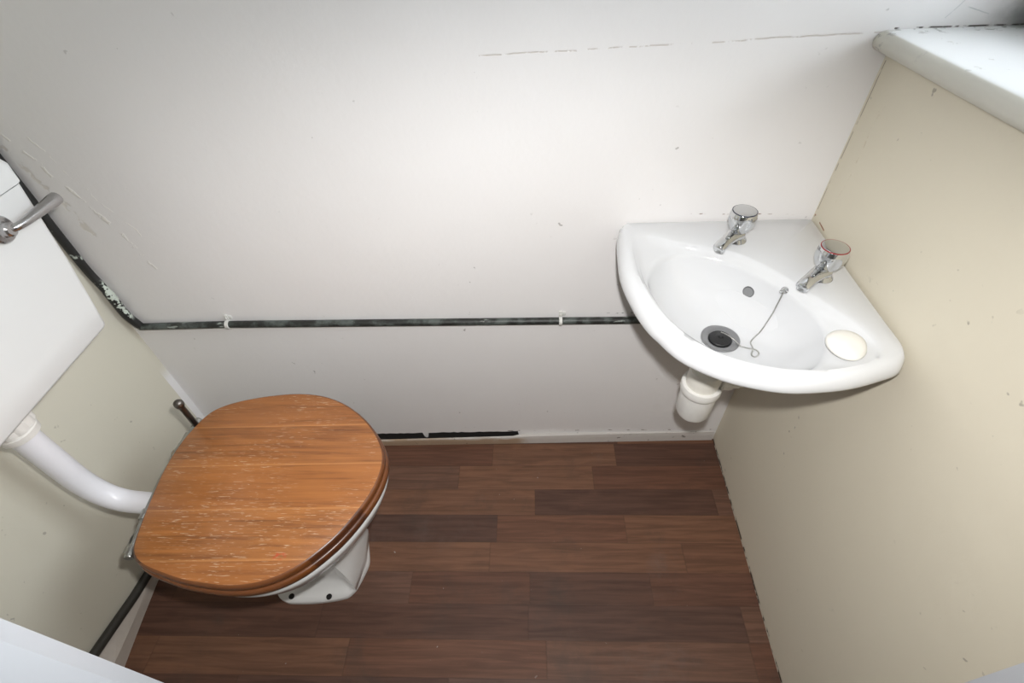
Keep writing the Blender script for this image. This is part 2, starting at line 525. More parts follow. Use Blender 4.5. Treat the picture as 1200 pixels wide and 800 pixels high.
# front wall with the doorway the photograph is taken from
DX0, DX1 = -.904, -.184
bm = bmesh.new()
box(bm, (XL - .1, -.862, 0), (DX0 - .03, YF, ZC)); box(bm, (DX1 + .03, -.862, 0), (.22, YF, ZC)); box(bm, (DX0 - .03, -.862, 1.95), (DX1 + .03, YF, ZC))
tag(link('wall_front', bm, M_FRONT, smooth=False), 'plain wall with the doorway into the toilet room', 'wall', kind='structure')
door = empty('door_1', ((DX0 + DX1) / 2, -.81, 0))
tag(door, 'white painted timber door lining around the doorway, its jambs at the lower corners', 'doorway', kind='structure')
for sx, x0 in ((1, DX0), (-1, DX1)):
    bm = bmesh.new()
    # lining board with a chamfered arris towards the room
    sec = [(x0, -.864), (x0, YF - .0115), (x0 - sx * .0085, YF + .0015), (x0 - sx * .0295, YF + .0015), (x0 - sx * .0295, -.864)]
    loft(bm, [[Vector((a, b, z)) for a, b in sec] for z in (0.0005, 1.92)])
    link('door_jamb', bm, M_GLOSSWHITE, door, smooth=False)
bm = bmesh.new(); box(bm, (DX0 - .0295, -.864, 1.92), (DX1 + .0295, YF + .0015, 1.9495), bev=.002)
link('door_head', bm, M_GLOSSWHITE, door, smooth=False)

# unseen passage walls, added so sky light enters only by the window
bm = bmesh.new(); box(bm, (XL - .1, -2.1, 0), (.3, -2.02, ZC))
tag(link('wall_passage_lightblock', bm, M_FRONT, smooth=False), 'unseen plain wall across the passage, added to block sky light', 'wall', kind='structure')
bm = bmesh.new(); box(bm, (XL - .1, -2.02, 0), (XL - .02, -.862, ZC)); box(bm, (.22, -2.02, 0), (.3, -.862, ZC))
tag(link('wall_passage_end_lightblocks', bm, M_FRONT, smooth=False), 'unseen plain end walls of the passage, added to block sky light', 'wall', kind='structure')

# window sill with a rounded nosing
bm = bmesh.new()
prof = [(.20, 1.0415), (.004, 1.0412)]
for k in range(11):
    a = -PI / 2 + PI * k / 10
    prof.append((-.010 - .019 * math.cos(a), 1.0555 + .0142 * math.sin(a)))
prof += [(.20, 1.0695)]
rings = []
for y, dx in ((-.0005, 0), (-.2, .004), (-.4, .010), (-.7, .018), (-.7505, .019)):
    rings.append([Vector((px + (dx if px < .1 else 0), y, pz)) for px, pz in prof])
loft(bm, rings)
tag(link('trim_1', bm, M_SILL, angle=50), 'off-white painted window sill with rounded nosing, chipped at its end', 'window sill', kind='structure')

# window: frame, casement bars, pane
win = empty('window_1', (.195, -.35, 1.075))
tag(win, 'white framed window above the sill, just outside the picture', 'window', kind='structure')
bm = bmesh.new()
for lo, hi in (((.176, -.699, 1.0700), (.214, -.001, 1.116)), ((.176, -.699, 1.888), (.214, -.001, 1.929)), ((.176, -.042, 1.116), (.214, -.001, 1.888)), ((.176, -.699, 1.116), (.214, -.658, 1.888)), ((.182, -.37, 1.116), (.21, -.33, 1.888))):
    box(bm, lo, hi, bev=.003)
link('window_frame', bm, M_GLOSSWHITE, win)
bm = bmesh.new(); box(bm, (.194, -.659, 1.115), (.198, -.041, 1.889))
link('pane', bm, M_GLASS, win, smooth=False)

# skirting
bm = bmesh.new()
secs = []
for x, yf, yb, h in ((-1.5075, -.029, -.018, .020), (-1.0, -.0215, -.0135, .022), (-.78, -.0180, -.0105, .0265), (-.60, -.0150, -.0080, .031), (-.57, -.0145, -.0006, .033), (-.35, -.0105, -.0006, .038), (-.10, -.0060, -.0006, .040), (-.004, -.0045, -.0006, .041)):
    j = random.uniform(-.0007, .0007)
    secs.append([Vector((x, yf, .0005)), Vector((x, yf + .0005, h * .7)), Vector((x, yf + .002, h + j)), Vector((x, yb, h + j * .5)), Vector((x, yb, .0005))])
loft(bm, secs)
tag(link('baseboard_back', bm, M_SKIRT, smooth=False), 'thin chipped timber skirting strip along the foot of the white wall', 'skirting', kind='structure')
bm = bmesh.new()
secs = []
for y, xf, h in ((-.75, -1.452, .075), (-.60, -1.4725, .060), (-.54, -1.480, .050), (-.50, -1.4835, .046), (-.42, -1.494, .030), (-.25, -1.498, .024), (-.035, -1.500, .022)):
    xf += random.uniform(-.0015, .0015)
    secs.append([Vector((xf, y, .0005)), Vector((xf - .001, y, h * .6)), Vector((XL + .012, y, h)), Vector((XL + .0006, y, h)), Vector((XL + .0006, y, .0005))])
loft(bm, secs)
tag(link('baseboard_left', bm, M_LSKIRT, smooth=False), 'uneven grubby skirting along the cream wall beside the toilet', 'skirting', kind='structure')

# dark pipe lying on the left skirting
bm = bmesh.new()
tube(bm, [(XL + .0115, -.75, .118), (XL + .0115, -.60, .079), (XL + .0115, -.47, .049), (XL + .0115, -.41, .0405), (XL + .0115, -.20, .036), (XL + .0115, -.05, .034)], .0105, 14)
tag(link('floor_pipe', bm, simple('grimy_black_pipe', (.030, .028, .023), .5, bump=.3, bscale=60, var=.3)), 'dark pipe running low along the cream wall above the skirting', 'pipe')

# dark supply pipe: down the corner, cranked, then along the back wall under the basin
sp = empty('water_pipe', (-1.478, -.012, .5))
tag(sp, 'dark grimy water pipe down the corner and along the white wall', 'pipe')
PY = -.0105
bm = bmesh.new()
tube(bm, fillet([(-1.4775, PY, .499), (-1.26, PY, .5035), (-.80, PY, .5025), (-.4749, PY, .502), (-.06, PY, .500), (-.06, -.045, .505), (-.06, -.09, .62)], .02), .0085, 16)
link('wall_run', bm, M_PIPE, sp)
bm = bmesh.new()
path = catmull([(-1.4965, PY - .001, 1.15), (-1.4955, PY - .001, .92), (-1.4955, PY - .002, .72), (-1.4945, PY - .002, .665), (-1.4905, PY - .003, .638), (-1.4855, PY - .004, .60), (-1.486, PY - .003, .545), (-1.479, PY - .001, .512), (-1.474, PY, .4995)], 6)
tube(bm, path, [.0082] * (len(path) - 20) + [.0095] * 12 + [.0095 - .0001 * k for k in range(8)], 16)
link('corner_riser', bm, M_VPIPE, sp, label='upright length with flaking white paint')
# pipe clips
def clip(x, z, lab):
    bm = bmesh.new()
    lathe(bm, [(.0088, -.004), (.0112, -.0035), (.0115, 0), (.0112, .0035), (.0088, .004)], (x, PY, z), (1, 0, 0), 20)
    box(bm, (x - .004, -.006, z + .006), (x + .004, -.0006, z + .024), bev=.0015)
    box(bm, (x + .003, -.004, z + .010), (x + .012, -.0006, z + .020), bev=.0015)
    lathe(bm, [(.0028, 0), (.0028, .0018), (.0015, .0028), (0, .003)], (x, -.0062, z + .0155), (0, -1, 0), 12)
    o = link('pipe_clip', bm, simple('overpainted_clip', (.66, .66, .63), .5, bump=.5, bscale=160, var=.1), origin=(x, 0, z))
    tag(o, lab, 'pipe clip', 'pipe clips along the water pipe')
clip(-1.26, .5035, 'white painted pipe clip above the toilet lid, nearer the pipe bend')
clip(-.4749, .502, 'white painted pipe clip just beside the basin')

# ---------------------------------------------------------------- cistern
ci = empty('toilet_cistern', (-1.42, -.376, .672))
tag(ci, 'white plastic toilet cistern fixed to the cream wall at the picture edge', 'cistern')
bm = bmesh.new()
rings = []
def rrect(x0, x1, y0, y1, z, r, n=5):
    pts = []
    for cx, cy, a0 in ((x1 - r, y1 - r, 0), (x0 + .004, y1 - .004, PI / 2), (x0 + .004, y0 + .004, PI), (x1 - r, y0 + r, 3 * PI / 2)):
        rr = r if cx == x1 - r else .004
        for k in range(n + 1):
            a = a0 + PI / 2 * k / n
            pts.append(Vector((cx + rr * math.cos(a), cy + rr * math.sin(a), z)))
    return pts
def cist(z, ins=0.0):
    t = (z - .676) / .264
    if t < .5: yr = -.1895 + (.0225) * t / .5
    else: yr = -.1670 + (.0165) * (t - .5) / .5
    yl = -.752 - yr
    return rrect(XL + .0015, -1.333 + .006 * t - ins, yl + ins, yr - ins, z, .012)
for z, ins in ((.674, .006), (.676, .002), (.680, 0), (.72, 0), (.78, 0), (.81, 0), (.86, 0), (.90, 0), (.9395, 0)):
    rings.append(cist(z, ins))
loft(bm, rings)
link('tank', bm, M_PLASTIC, ci)
bm = bmesh.new()
def lidr(z, e): return rrect(XL + .0015, -1.3255 + e, -.6085 - e, -.1455 + e, z, .016)
loft(bm, [lidr(.9405, -.003), lidr(.9415, 0), lidr(.968, .001), lidr(.976, -.002), lidr(.981, -.010), lidr(.983, -.03)])
link('cistern_lid', bm, M_PLASTIC, ci)
lv = bmesh.new()
bc = Vector((-1.3265, -.2325, .9055))
lathe(lv, [(.0205, 0), (.0205, .003), (.018, .006), (.012, .0075), (.0105, .010), (.0105, .017), (.008, .0195), (0, .020)], bc, (1, 0, 0), 28)
lvo = link('lever_boss', lv, M_DULLCHROME, ci, label='round dull chrome boss')
lv = bmesh.new()
path = catmull([bc + Vector((.013, 0, 0)), bc + Vector((.0195, .006, 0)), bc + Vector((.0225, .016, .0002)), bc + Vector((.0235, .035, .0005)), bc + Vector((.0240, .060, .0008)), bc + Vector((.0240, .080, .0010)), bc + Vector((.0240, .0905, .0010)), bc + Vector((.0240, .0925, .0010))], 5)
k = len(path)
rad = [(.0058 + (.0098 - .0058) * min(1, max(0, (i / k - .25) / .45))) for i in range(k)]
rad[-1] = .002; rad[-2] = .0055; rad[-3] = .0072; rad[-4] = .0085; rad[-5] = .0092
tube(lv, path, rad, 18)
link('flush_lever', lv, M_DULLCHROME, lvo, label='dull chrome lever arm')

# flush pipe
fp = empty('flush_pipe', (-1.40, -.392, .36))
tag(fp, 'white plastic flush pipe bending from the cistern to the toilet', 'pipe')
bm = bmesh.new()
FP = fillet([(-1.405, -.390, .668), (-1.408, -.3925, .385), (-1.265, -.394, .360)], .105, 16)
tube(bm, FP, .0215, 24)
link('bent_pipe', bm, M_PIPEWHITE, fp)
bm = bmesh.new()
lathe(bm, [(.024, .608), (.029, .610), (.030, .622), (.027, .625), (.033, .628), (.034, .652), (.030, .656), (.030, .6725)], (-1.405, -.390, 0), (0, 0, 1), 40, 10, .07, (.626, .653))
link('compression_nut', bm, M_NUT, fp, label='off-white ribbed plastic nut')

# ---------------------------------------------------------------- toilet
to = empty('toilet', (-1.06, -.374, 0))
tag(to, 'white ceramic toilet with a closed wooden lid, below the cistern', 'toilet')
LID = [(-1.2435, -.2560), (-1.2555, -.3000), (-1.2590, -.3616), (-1.2490, -.4443), (-1.2375, -.5050), (-1.2317, -.5225), (-1.2193, -.5349), (-1.1969, -.5469), (-1.1661, -.5563), (-1.1246, -.5679), (-1.0813, -.5744), (-1.04, -.5779), (-1.0017, -.5748), (-.9661, -.5643), (-.9327, -.5451), (-.9012, -.5155), (-.8779, -.4871), (-.8557, -.4489), (-.8394, -.4115), (-.8315, -.3778), (-.8311, -.3424), (-.84, -.3155), (-.8588, -.284), (-.8837, -.2545), (-.9158, -.226), (-.9546, -.2012), (-.9986, -.1846), (-1.0403, -.1783), (-1.0801, -.1789), (-1.1309, -.1859), (-1.1792, -.198), (-1.2100, -.2110), (-1.2300, -.2260)]
LC = Vector((-1.045, -.374, 0))
lid = resample(catmull([(a, b, 0) for a, b in LID], 6, True), 120)
# light smoothing of the outline
for _ in range(2):
    lid = [(lid[i - 1] + lid[i] * 2 + lid[(i + 1) % 120]) / 4 for i in range(120)]
def offset(pts, d):
    n = len(pts); out = []
    for i in range(n):
        t = (pts[(i + 1) % n] - pts[i - 1]).normalized()
        nn = Vector((t.y, -t.x, 0))
        if nn.dot(pts[i] - LC) < 0: nn = -nn
        out.append(pts[i] + nn * d)
    return out
def at_z(pts, z): return [Vector((p.x, p.y, z)) for p in pts]
def slab(bm, base, z0, z1, e=0.0):
    R = loft(bm, [at_z(offset(base, e - .004), z0), at_z(offset(base, e - .0012), z0 + .0015), at_z(offset(base, e), z0 + .004), at_z(offset(base, e), z1 - .0055), at_z(offset(base, e - .0014), z1 - .0022), at_z(offset(base, e - .0045), z1)], mi=0)
    for f in bm.faces:
        c = f.calc_center_median()
        if abs(f.normal.z) < .95 or c.z < (z0 + z1) / 2: f.material_index = 1
    bm.normal_update()
    for f in bm.faces:
        if len(f.verts) > 4 and f.calc_center_median().z > (z0 + z1) / 2: f.material_index = 0
ZT = .4505
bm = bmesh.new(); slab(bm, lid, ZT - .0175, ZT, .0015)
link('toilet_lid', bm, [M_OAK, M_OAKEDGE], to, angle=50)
# seat ring
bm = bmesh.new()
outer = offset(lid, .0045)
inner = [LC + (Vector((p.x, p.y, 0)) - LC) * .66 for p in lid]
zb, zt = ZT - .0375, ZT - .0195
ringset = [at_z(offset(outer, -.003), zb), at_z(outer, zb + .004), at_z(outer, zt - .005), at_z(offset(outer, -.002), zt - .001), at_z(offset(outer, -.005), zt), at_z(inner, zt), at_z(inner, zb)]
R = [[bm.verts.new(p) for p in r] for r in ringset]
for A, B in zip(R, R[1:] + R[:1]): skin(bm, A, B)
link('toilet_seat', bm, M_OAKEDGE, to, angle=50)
# lid buffers
for p in ((-.90, -.30), (-.93, -.47)):
    bm = bmesh.new(); lathe(bm, [(.008, 0), (.008, .0025)], (p[0], p[1], zt - .0002), n=16)
    link('buffer', bm, M_BLACK, to)
# pan
NP = 120
rim = [LC + (p - LC) for p in offset(lid, -.0025)]
cut = []
for p in rim:                                        # the pan is a little shorter than the lid at the hinge end
    cut.append(Vector((max(p.x, -1.235), p.y, 0)))
rim = cut
def oval(cx, hx0, hx1, hy, e=2.3):
    """superellipse with its own front (hx1) and rear (hx0) reach, sampled by the angle of the rim points"""
    out = []
    for p in rim:
        a = math.atan2(p.y - LC.y, p.x - LC.x)
        ca, sa = math.cos(a), math.sin(a)
        hx = hx1 if ca > 0 else hx0
        k = (abs(ca / hx) ** e + abs(sa / hy) ** e) ** (-1 / e)
        out.append(Vector((cx + k * ca, -.374 + k * sa, 0)))
    return out
FOOT = [(-1.180, -.430), (-1.166, -.4545), (-1.147, -.4655), (-1.1247, -.4695), (-1.0622, -.4671), (-1.0018, -.4569), (-.984, -.4440), (-.976, -.4303), (-.966, -.400), (-.9601, -.3609), (-.960, -.374)]
half = [(a, b) for a, b in FOOT[:9]]
foot_poly = [Vector((a, b, 0)) for a, b in half] + [Vector((-.9605, -.374, 0))] + [Vector((a, -.748 - b, 0)) for a, b in reversed(half)] + [Vector((-1.188, -.374, 0))]
foot_poly = catmull(foot_poly, 6, True)
def ray_poly(poly, c, a):
    d = Vector((math.cos(a), math.sin(a), 0)); best = 0
    for p, q in zip(poly, poly[1:] + poly[:1]):
        e = q - p; den = d.x * e.y - d.y * e.x
        if abs(den) < 1e-12: continue
        w = p - c
        t = (w.x * e.y - w.y * e.x) / den; s = (w.x * d.y - w.y * d.x) / den
        if -1e-6 <= s <= 1 + 1e-6 and t > best: best = t
    return c + d * best
FC = Vector((-1.065, -.374, 0))
footr = [ray_poly(foot_poly, FC, math.atan2(p.y - LC.y, p.x - LC.x)) for p in rim]
def shrink(pts, c, k): return [c + (p - c) * k for p in pts]
def blend(A, B, t): return [a.lerp(b, t) for a, b in zip(A, B)]
def colpoly(rx, rw, mw, cx, cw, fx):
    h = [(rx, -rw), (-1.08, -mw), (-1.015, -mw - .003), (cx - .012, -cw + .010), (cx, -cw), (cx + .004, -cw * .8)]
    P = [Vector((a, -.374 + b, 0)) for a, b in h] + [Vector((fx, -.374, 0))] + [Vector((a, -.374 - b, 0)) for a, b in reversed(h)] + [Vector((rx - .01, -.374, 0))]
    P = catmull(P, 5, True)
    return [ray_poly(P, FC, math.atan2(p.y - LC.y, p.x - LC.x)) for p in rim]
col1 = colpoly(-1.150, .036, .042, -.972, .074, -.964)
col2 = colpoly(-1.160, .040, .047, -.982, .066, -.974)
col3 = oval(-1.072, .108, .086, .062, 2.0)
col4 = oval(-1.070, .135, .118, .100, 2.0)
col5 = oval(-1.060, .165, .168, .150, 2.0)
bm = bmesh.new()
pan_r = [at_z(footr, .0006), at_z(footr, .008), at_z(shrink(footr, FC, .985), .0125), at_z(blend(shrink(footr, FC, .95), col1, .16), .0165),
         at_z(blend(shrink(footr, FC, .96), col1, .78), .024), at_z(col1, .05), at_z(col2, .10), at_z(col3, .16), at_z(col4, .235), at_z(col5, .30),
         at_z(shrink(rim, LC, .93), .352), at_z(offset(rim, -.003), .382), at_z(offset(rim, 0), .392), at_z(offset(rim, -.002), .403), at_z(offset(rim, -.008), .4075),
         at_z(offset(rim, -.045), .4075), at_z(offset(rim, -.052), .395), at_z(shrink(rim, LC, .66), .34), at_z(shrink(rim, LC, .40), .26), at_z(shrink(rim, LC, .2), .235)]
loft(bm, pan_r)
# flush inlet and rear of the pan
tube(bm, catmull([(-1.205, -.385, .355), (-1.235, -.390, .358), (-1.262, -.392, .3605)], 4), [.045] * 4 + [.036] * 4 + [.030], 24)
tube(bm, catmull([(-1.12, -.374, .12), (-1.20, -.374, .20), (-1.28, -.374, .20), (-1.35, -.374, .15), (-1.37, -.374, .06), (-1.37, -.374, .001)], 6), .047, 24)
pan = link('toilet_pan', bm, M_PANCERAMIC, to, angle=60)
for sy in (-.4565, -.2915):
    for hx in (-1.1299, -1.0377):
        bm = bmesh.new(); lathe(bm, [(.0068, -.0008), (.0066, .0014), (.0045, .0016), (.004, .0004), (0, .0002)], (hx, sy, .0168), n=20)
        link('screw_hole', bm, M_HOLE, pan, label='dark screw hole in the foot')
# hinge set
hb = bmesh.new()
HZ = ZT - .026
hp = [(-1.2665, -.238), (-1.2715, -.300), (-1.2745, -.3616), (-1.2660, -.4443), (-1.2530, -.514)]
tube(hb, [(a, b, HZ) for a, b in hp], .0052, 14)
for k in (0, 1, 3, 4):
    a, b = hp[k]
    lathe(hb, [(.0075, -.010), (.0082, -.008), (.0082, .008), (.0075, .010)], (a, b, HZ), (hp[min(k + 1, 4)][0] - hp[max(k - 1, 0)][0], hp[min(k + 1, 4)][1] - hp[max(k - 1, 0)][1], 0), 18)
link('hinge_bar', hb, M_OLDCHROME, to, label='pitted chrome hinge bar')
for (a, b, w) in ((-1.270, -.286, .030), (-1.258, -.478, .034)):
    bm = bmesh.new()
    box(bm, (a - .016, b - w, HZ - .010), (a + .024, b + w, HZ - .0065), bev=.001)
    lathe(bm, [(.011, -.035), (.011, -.012), (.013, -.0105), (.013, -.0065)], (a - .004, b - w * .2, HZ), n=20)
    lathe(bm, [(.0045, -.006), (.0045, -.003), (0, -.0025)], (a - .006, b + w * .6, HZ), n=14)
    link('hinge_plate', bm, M_OLDCHROME, to, label='pitted chrome hinge plate')
bm = bmesh.new()
lathe(bm, [(.009, .395), (.0105, .400), (.0105, .412), (.008, .414), (.0062, .418), (.0060, .488), (.0062, .490), (.0088, .4945), (.0098, .500), (.0088, .5055), (.0055, .509), (0, .5102)], (-1.2635, -.2440, 0), n=24)
link('hinge_post', bm, M_DARKMETAL, to, label='upright tarnished metal hinge rod with a round head')
bm = bmesh.new()
lathe(bm, [(.012, 0), (.013, .003), (.009, .007), (0, .008)], (-1.288, -.300, .405), (-.3, 0, 1), 20)
tube(bm, [(-1.286, -.300, .39), (-1.288, -.300, .405)], .006, 12)
link('wing_nut', bm, simple('brown_stained_nut', (.30, .26, .20), .5, .3), to, label='brown stained nut')

# ---------------------------------------------------------------- corner basin
D = Vector((-.2055, -.2165, 0))          # waste
OUT = catmull([(-.3555, -.0030, 0), (-.3735, -.022, 0), (-.383, -.0955, 0), (-.3853, -.1705, 0), (-.3689, -.2614, 0), (-.3376, -.3328, 0), (-.3072, -.3657, 0), (-.268, -.3904, 0), (-.228, -.4048, 0), (-.187, -.4127, 0), (-.1431, -.4115, 0), (-.097, -.4051, 0), (-.048, -.3900, 0), (-.0190, -.3755, 0), (-.0085, -.347, 0), (-.0075, -.30, 0)], 6)
OUT += [Vector((-.0050, -.15, 0)), Vector((-.0015, -.012, 0)), Vector((-.003, -.004, 0)), Vector((-.012, -.0015, 0))]
E1 = catmull([(-.330, -.0500, 0), (-.3500, -.0750, 0), (-.3545, -.1339, 0), (-.3510, -.1938, 0), (-.3355, -.2586, 0), (-.3129, -.3065, 0), (-.2749, -.3500, 0), (-.2333, -.3725, 0), (-.1902, -.3845, 0), (-.1458, -.3885, 0), (-.100, -.3850, 0), (-.0680, -.3710, 0), (-.0460, -.3400, 0), (-.0540, -.300, 0), (-.085, -.240, 0), (-.122, -.175, 0), (-.160, -.125, 0), (-.200, -.098, 0), (-.255, -.080, 0), (-.298, -.058, 0)], 6, True)
E2 = catmull([(-.290, -.0960, 0), (-.3180, -.1200, 0), (-.3380, -.1550, 0), (-.3400, -.1938, 0), (-.3265, -.2530, 0), (-.3050, -.2985, 0), (-.2680, -.3410, 0), (-.2290, -.3625, 0), (-.1902, -.3735, 0), (-.1500, -.3750, 0), (-.1200, -.3560, 0), (-.1010, -.3200, 0), (-.0900, -.2850, 0), (-.100, -.240, 0), (-.130, -.182, 0), (-.168, -.136, 0), (-.205, -.110, 0), (-.250, -.095, 0)], 6, True)
angs = [2 * PI * k / 200 for k in range(200)]
for p in OUT[-4:] + [OUT[0]]:
    a = math.atan2(p.y - D.y, p.x - D.x) % (2 * PI)
    j = min(range(200), key=lambda q: abs(angs[q] - a)); angs[j] = a
angs.sort()
NO = [ray_poly(OUT, D, a) for a in angs]
N1 = [ray_poly(E1, D, a) for a in angs]
N2 = [ray_poly(E2, D, a) for a in angs]
def smooth_ring(P, it):
    n = len(P)
    for _ in range(it): P = [(P[i - 1] + P[i] * 2 + P[(i + 1) % n]) / 4 for i in range(n)]
    return P
N1 = smooth_ring(N1, 4); N2 = smooth_ring(N2, 6)
# roll radius: generous at the free bowed edge, tight where the basin meets the walls
roll = []
for p in NO:
    wallside = p.y > -.02 or p.x > -.016
    roll.append(.005 if wallside else .021)
for _ in range(6): roll = [(roll[i - 1] + roll[i] * 2 + roll[(i + 1) % 200]) / 4 for i in range(200)]
def inset(P, d, k=1.0):
    out = []
    for i, p in enumerate(P):
        v = D - p; L = v.length
        dd = d[i] * k if isinstance(d, list) else d
        out.append(p + v * (dd / L))
    return out
ZB = .7330
rings = []
for zz, kk in ((.690, None),):
    pass
under = [(.14, .612), (.22, .618), (.45, .640), (.75, .672), (.92, .694)]
for t, z in under: rings.append(at_z([D + (p - D) * t for p in N2], z))
NO = [p + (D - p).normalized() * (.0022 if (p.y < -.30 and p.x < -.03) else .0) for p in NO]
NO = [p if (p.y > -.02 or p.x > -.016) else q for p, q in zip(NO, smooth_ring(NO, 3))]
for k in (6, 5, 4, 3, 2, 1):
    a = PI / 2 * k / 6
    rings.append([Vector((q.x, q.y, ZB - .0135 * math.sin(a))) for q in inset(NO, roll, 1.25 * (1 - math.cos(a)))])
for k in range(0, 7):
    a = PI / 2 * k / 6
    rings.append([Vector((q.x, q.y, ZB + .0225 * math.sin(a))) for q in inset(NO, roll, 1 - math.cos(a))])
mid = blend(inset(NO, roll, 1), N1, .6)
rings.append(at_z(mid, ZB + .0222))
rings.append(at_z(inset(N1, -.005), ZB + .0215))
rings.append(at_z(N1, ZB + .0195))
rings.append(at_z(blend(N1, N2, .22), ZB + .0150))
rings.append(at_z(blend(N1, N2, .5), ZB + .0105))
rings.append(at_z(blend(N1, N2, .8), ZB + .0075))
zE = ZB + .0045
rings.append(at_z(N2, zE))
zd = .6440
for t in (.965, .93, .88, .82, .74, .65, .55, .45, .36):
    g = t ** 2.0
    # the bowl is rounder towards the middle
    ringp = [D + (p - D).normalized() * ((p - D).length * t * (1 - (1 - t) * .35) + .10 * (1 - t) * t * 1.2) for p in N2]
    rings.append(at_z(ringp, zd + (zE - zd) * g * (1 - .0 * t)))
rings.append(at_z([D + (p - D).normalized() * .0400 for p in N2], zd + .0028))
rings.append(at_z([D + (p - D).normalized() * .0350 for p in N2], zd + .0006))
rings.append(at_z([D + (p - D).normalized() * .0215 for p in N2], zd - .0005))
rings.append(at_z([D + (p - D).normalized() * .0205 for p in N2], zd - .012))
bm = bmesh.new()
loft(bm, rings)
bas = empty('corner_basin', (D.x, D.y, .61))
tag(bas, 'small white ceramic corner basin with a bowed front on the wall corner', 'basin')
bobj = link('bowl', bm, M_CERAMIC, bas, angle=80)
tb = bmesh.new(); tb.from_mesh(bobj.data); tb.transform(Matrix.Translation(Vector(parent_world(bobj))))
BVH = BVHTree.FromBMesh(tb); tb.free()
def surf(x, y):
    h, n, i, d = BVH.ray_cast(Vector((x, y, 1.2)), Vector((0, 0, -1)))
    return h, (n if n.z > 0 else -n)
# waste ring
bm = bmesh.new()
lathe(bm, [(.0205, .634), (.0205, .6445), (.0310, .6475), (.0335, .6470), (.0335, .6440)], (D.x, D.y, 0), n=40)
bm.faces.ensure_lookup_table()
bmesh.ops.delete(bm, geom=[f for f in bm.faces if len(f.verts) > 4], context='FACES_ONLY')
bmesh.ops.solidify(bm, geom=bm.faces[:], thickness=-.0012)
link('waste_ring', bm, simple('brushed_waste', (.40, .40, .41), .28, 1.0, bump=.2, bscale=90), bas, label='dull metal waste ring')
# overflow: raised disc, shadow at the hole's edge painted as a dark ring
h, nrm = surf(-.1535, -.1552)
bm = bmesh.new()
lathe(bm, [(.0098, -.0030), (.0102, .0008), (.0094, .0013), (.0088, .0012), (.0086, .0006)], h, nrm, 28, mi=1)
lathe(bm, [(.0086, .0004), (.0086, .0006), (0, .0006)], h - Vector((.0006, .0010, 0)), nrm, 28)
link('overflow', bm, [M_GREYHOLE, simple('overflow_edge_shade', (.10, .10, .105), .4)], bas, label='round grey overflow hole')

# plug on its chain
pl = empty('basin_plug', (D.x, D.y, .645))
tag(pl, 'black rubber plug on a bead chain, sitting in the basin waste', 'plug')
bm = bmesh.new()
lathe(bm, [(.0165, .6335), (.0185, .6390), (.0196, .6440), (.0196, .6460), (.0185, .6475), (.0120, .6482), (.0050, .6500), (.0040, .6530), (0, .6535)], (D.x, D.y, 0), n=32)
link('stopper', bm, M_BLACK, pl)
CH = [(-.2030, -.2080), (-.1960, -.2130), (-.1860, -.2235), (-.1786, -.2359), (-.1721, -.2419), (-.1659, -.2481), (-.1595, -.2528), (-.1565, -.2600), (-.1582, -.2679), (-.165, -.2726), (-.1685, -.2680), (-.1667, -.2610), (-.1620, -.2540), (-.1600, -.2450), (-.1592, -.2349), (-.1531, -.2271), (-.1401, -.2183), (-.1300, -.2096), (-.1231, -.2030), (-.1212, -.2008), (-.1190, -.1988)]
cp = catmull([(a, b, 0) for a, b in CH], 14)
pts = []
for k, p in enumerate(cp):
    h, nrm = surf(p.x, p.y)
    q = h + nrm * .0019
    dd = (Vector((p.x, p.y)) - Vector((D.x, D.y))).length
    if dd < .036: q = Vector((p.x, p.y, max(q.z, .6490 + .0050 * (1 - dd / .036))))
    pts.append(q)
pts = resample(pts, 120, False)
bm = bmesh.new()
for p in pts:
    bmesh.ops.create_icosphere(bm, subdivisions=1, radius=.0014, matrix=Matrix.Translation(p))
tube(bm, pts, .0004, 5)
link('bead_chain', bm, M_OLDCHROME, pl, label='thin metal bead chain')
h, nrm = surf(-.1185, -.1985)
h = h + nrm * .0012
bm = bmesh.new()
lathe(bm, [(.0062, 0), (.0062, .0012), (.0045, .0026), (0, .0030)], h, nrm, 20)
t1 = [h + nrm * .003 + Vector((-.0045 + .0042 * math.cos(2 * PI * k / 16), -.0045 + .0042 * math.sin(2 * PI * k / 16), 0)) for k in range(17)]
tube(bm, t1, .0009, 8)
link('chain_stay', bm, M_CHROME, pl, label='chrome stay holding the chain')

# soap
h, nrm = surf(-.0870, -.3390)
bm = bmesh.new()
so = Vector((h.x, h.y, h.z + .0005))
rr = []
for k in range(9):
    a = -PI / 2 + PI * k / 8
    ra = (.024 * abs(math.cos(a)) ** .6) + .0
    zz = .010 * math.sin(a)
    ring = []
    for j in range(32):
        b = 2 * PI * j / 32
        w = 1 + .05 * math.sin(2 * b + .6) + .03 * math.sin(3 * b)
        ring.append(Vector((so.x + ra * 1.22 * w * math.cos(b) * .92 + .004 * 0, so.y + ra * 1.25 * w * math.sin(b), so.z + .0105 + zz - (0.0035 * math.exp(-((math.cos(b) - .2) ** 2 + (math.sin(b) + .5) ** 2) * 3) if zz > 0 else 0))))
    if k in (0, 8): ring = [Vector((so.x, so.y, so.z + .0105 + zz))]
    rr.append(ring)
R = [[bm.verts.new(p) for p in r] for r in rr]
for A, B in zip(R, R[1:]): skin(bm, A, B)
soap = link('soap_bar', bm, M_SOAP, origin=so, angle=80)
tag(soap, 'worn cream bar of soap lying in the right soap recess of the basin', 'soap')

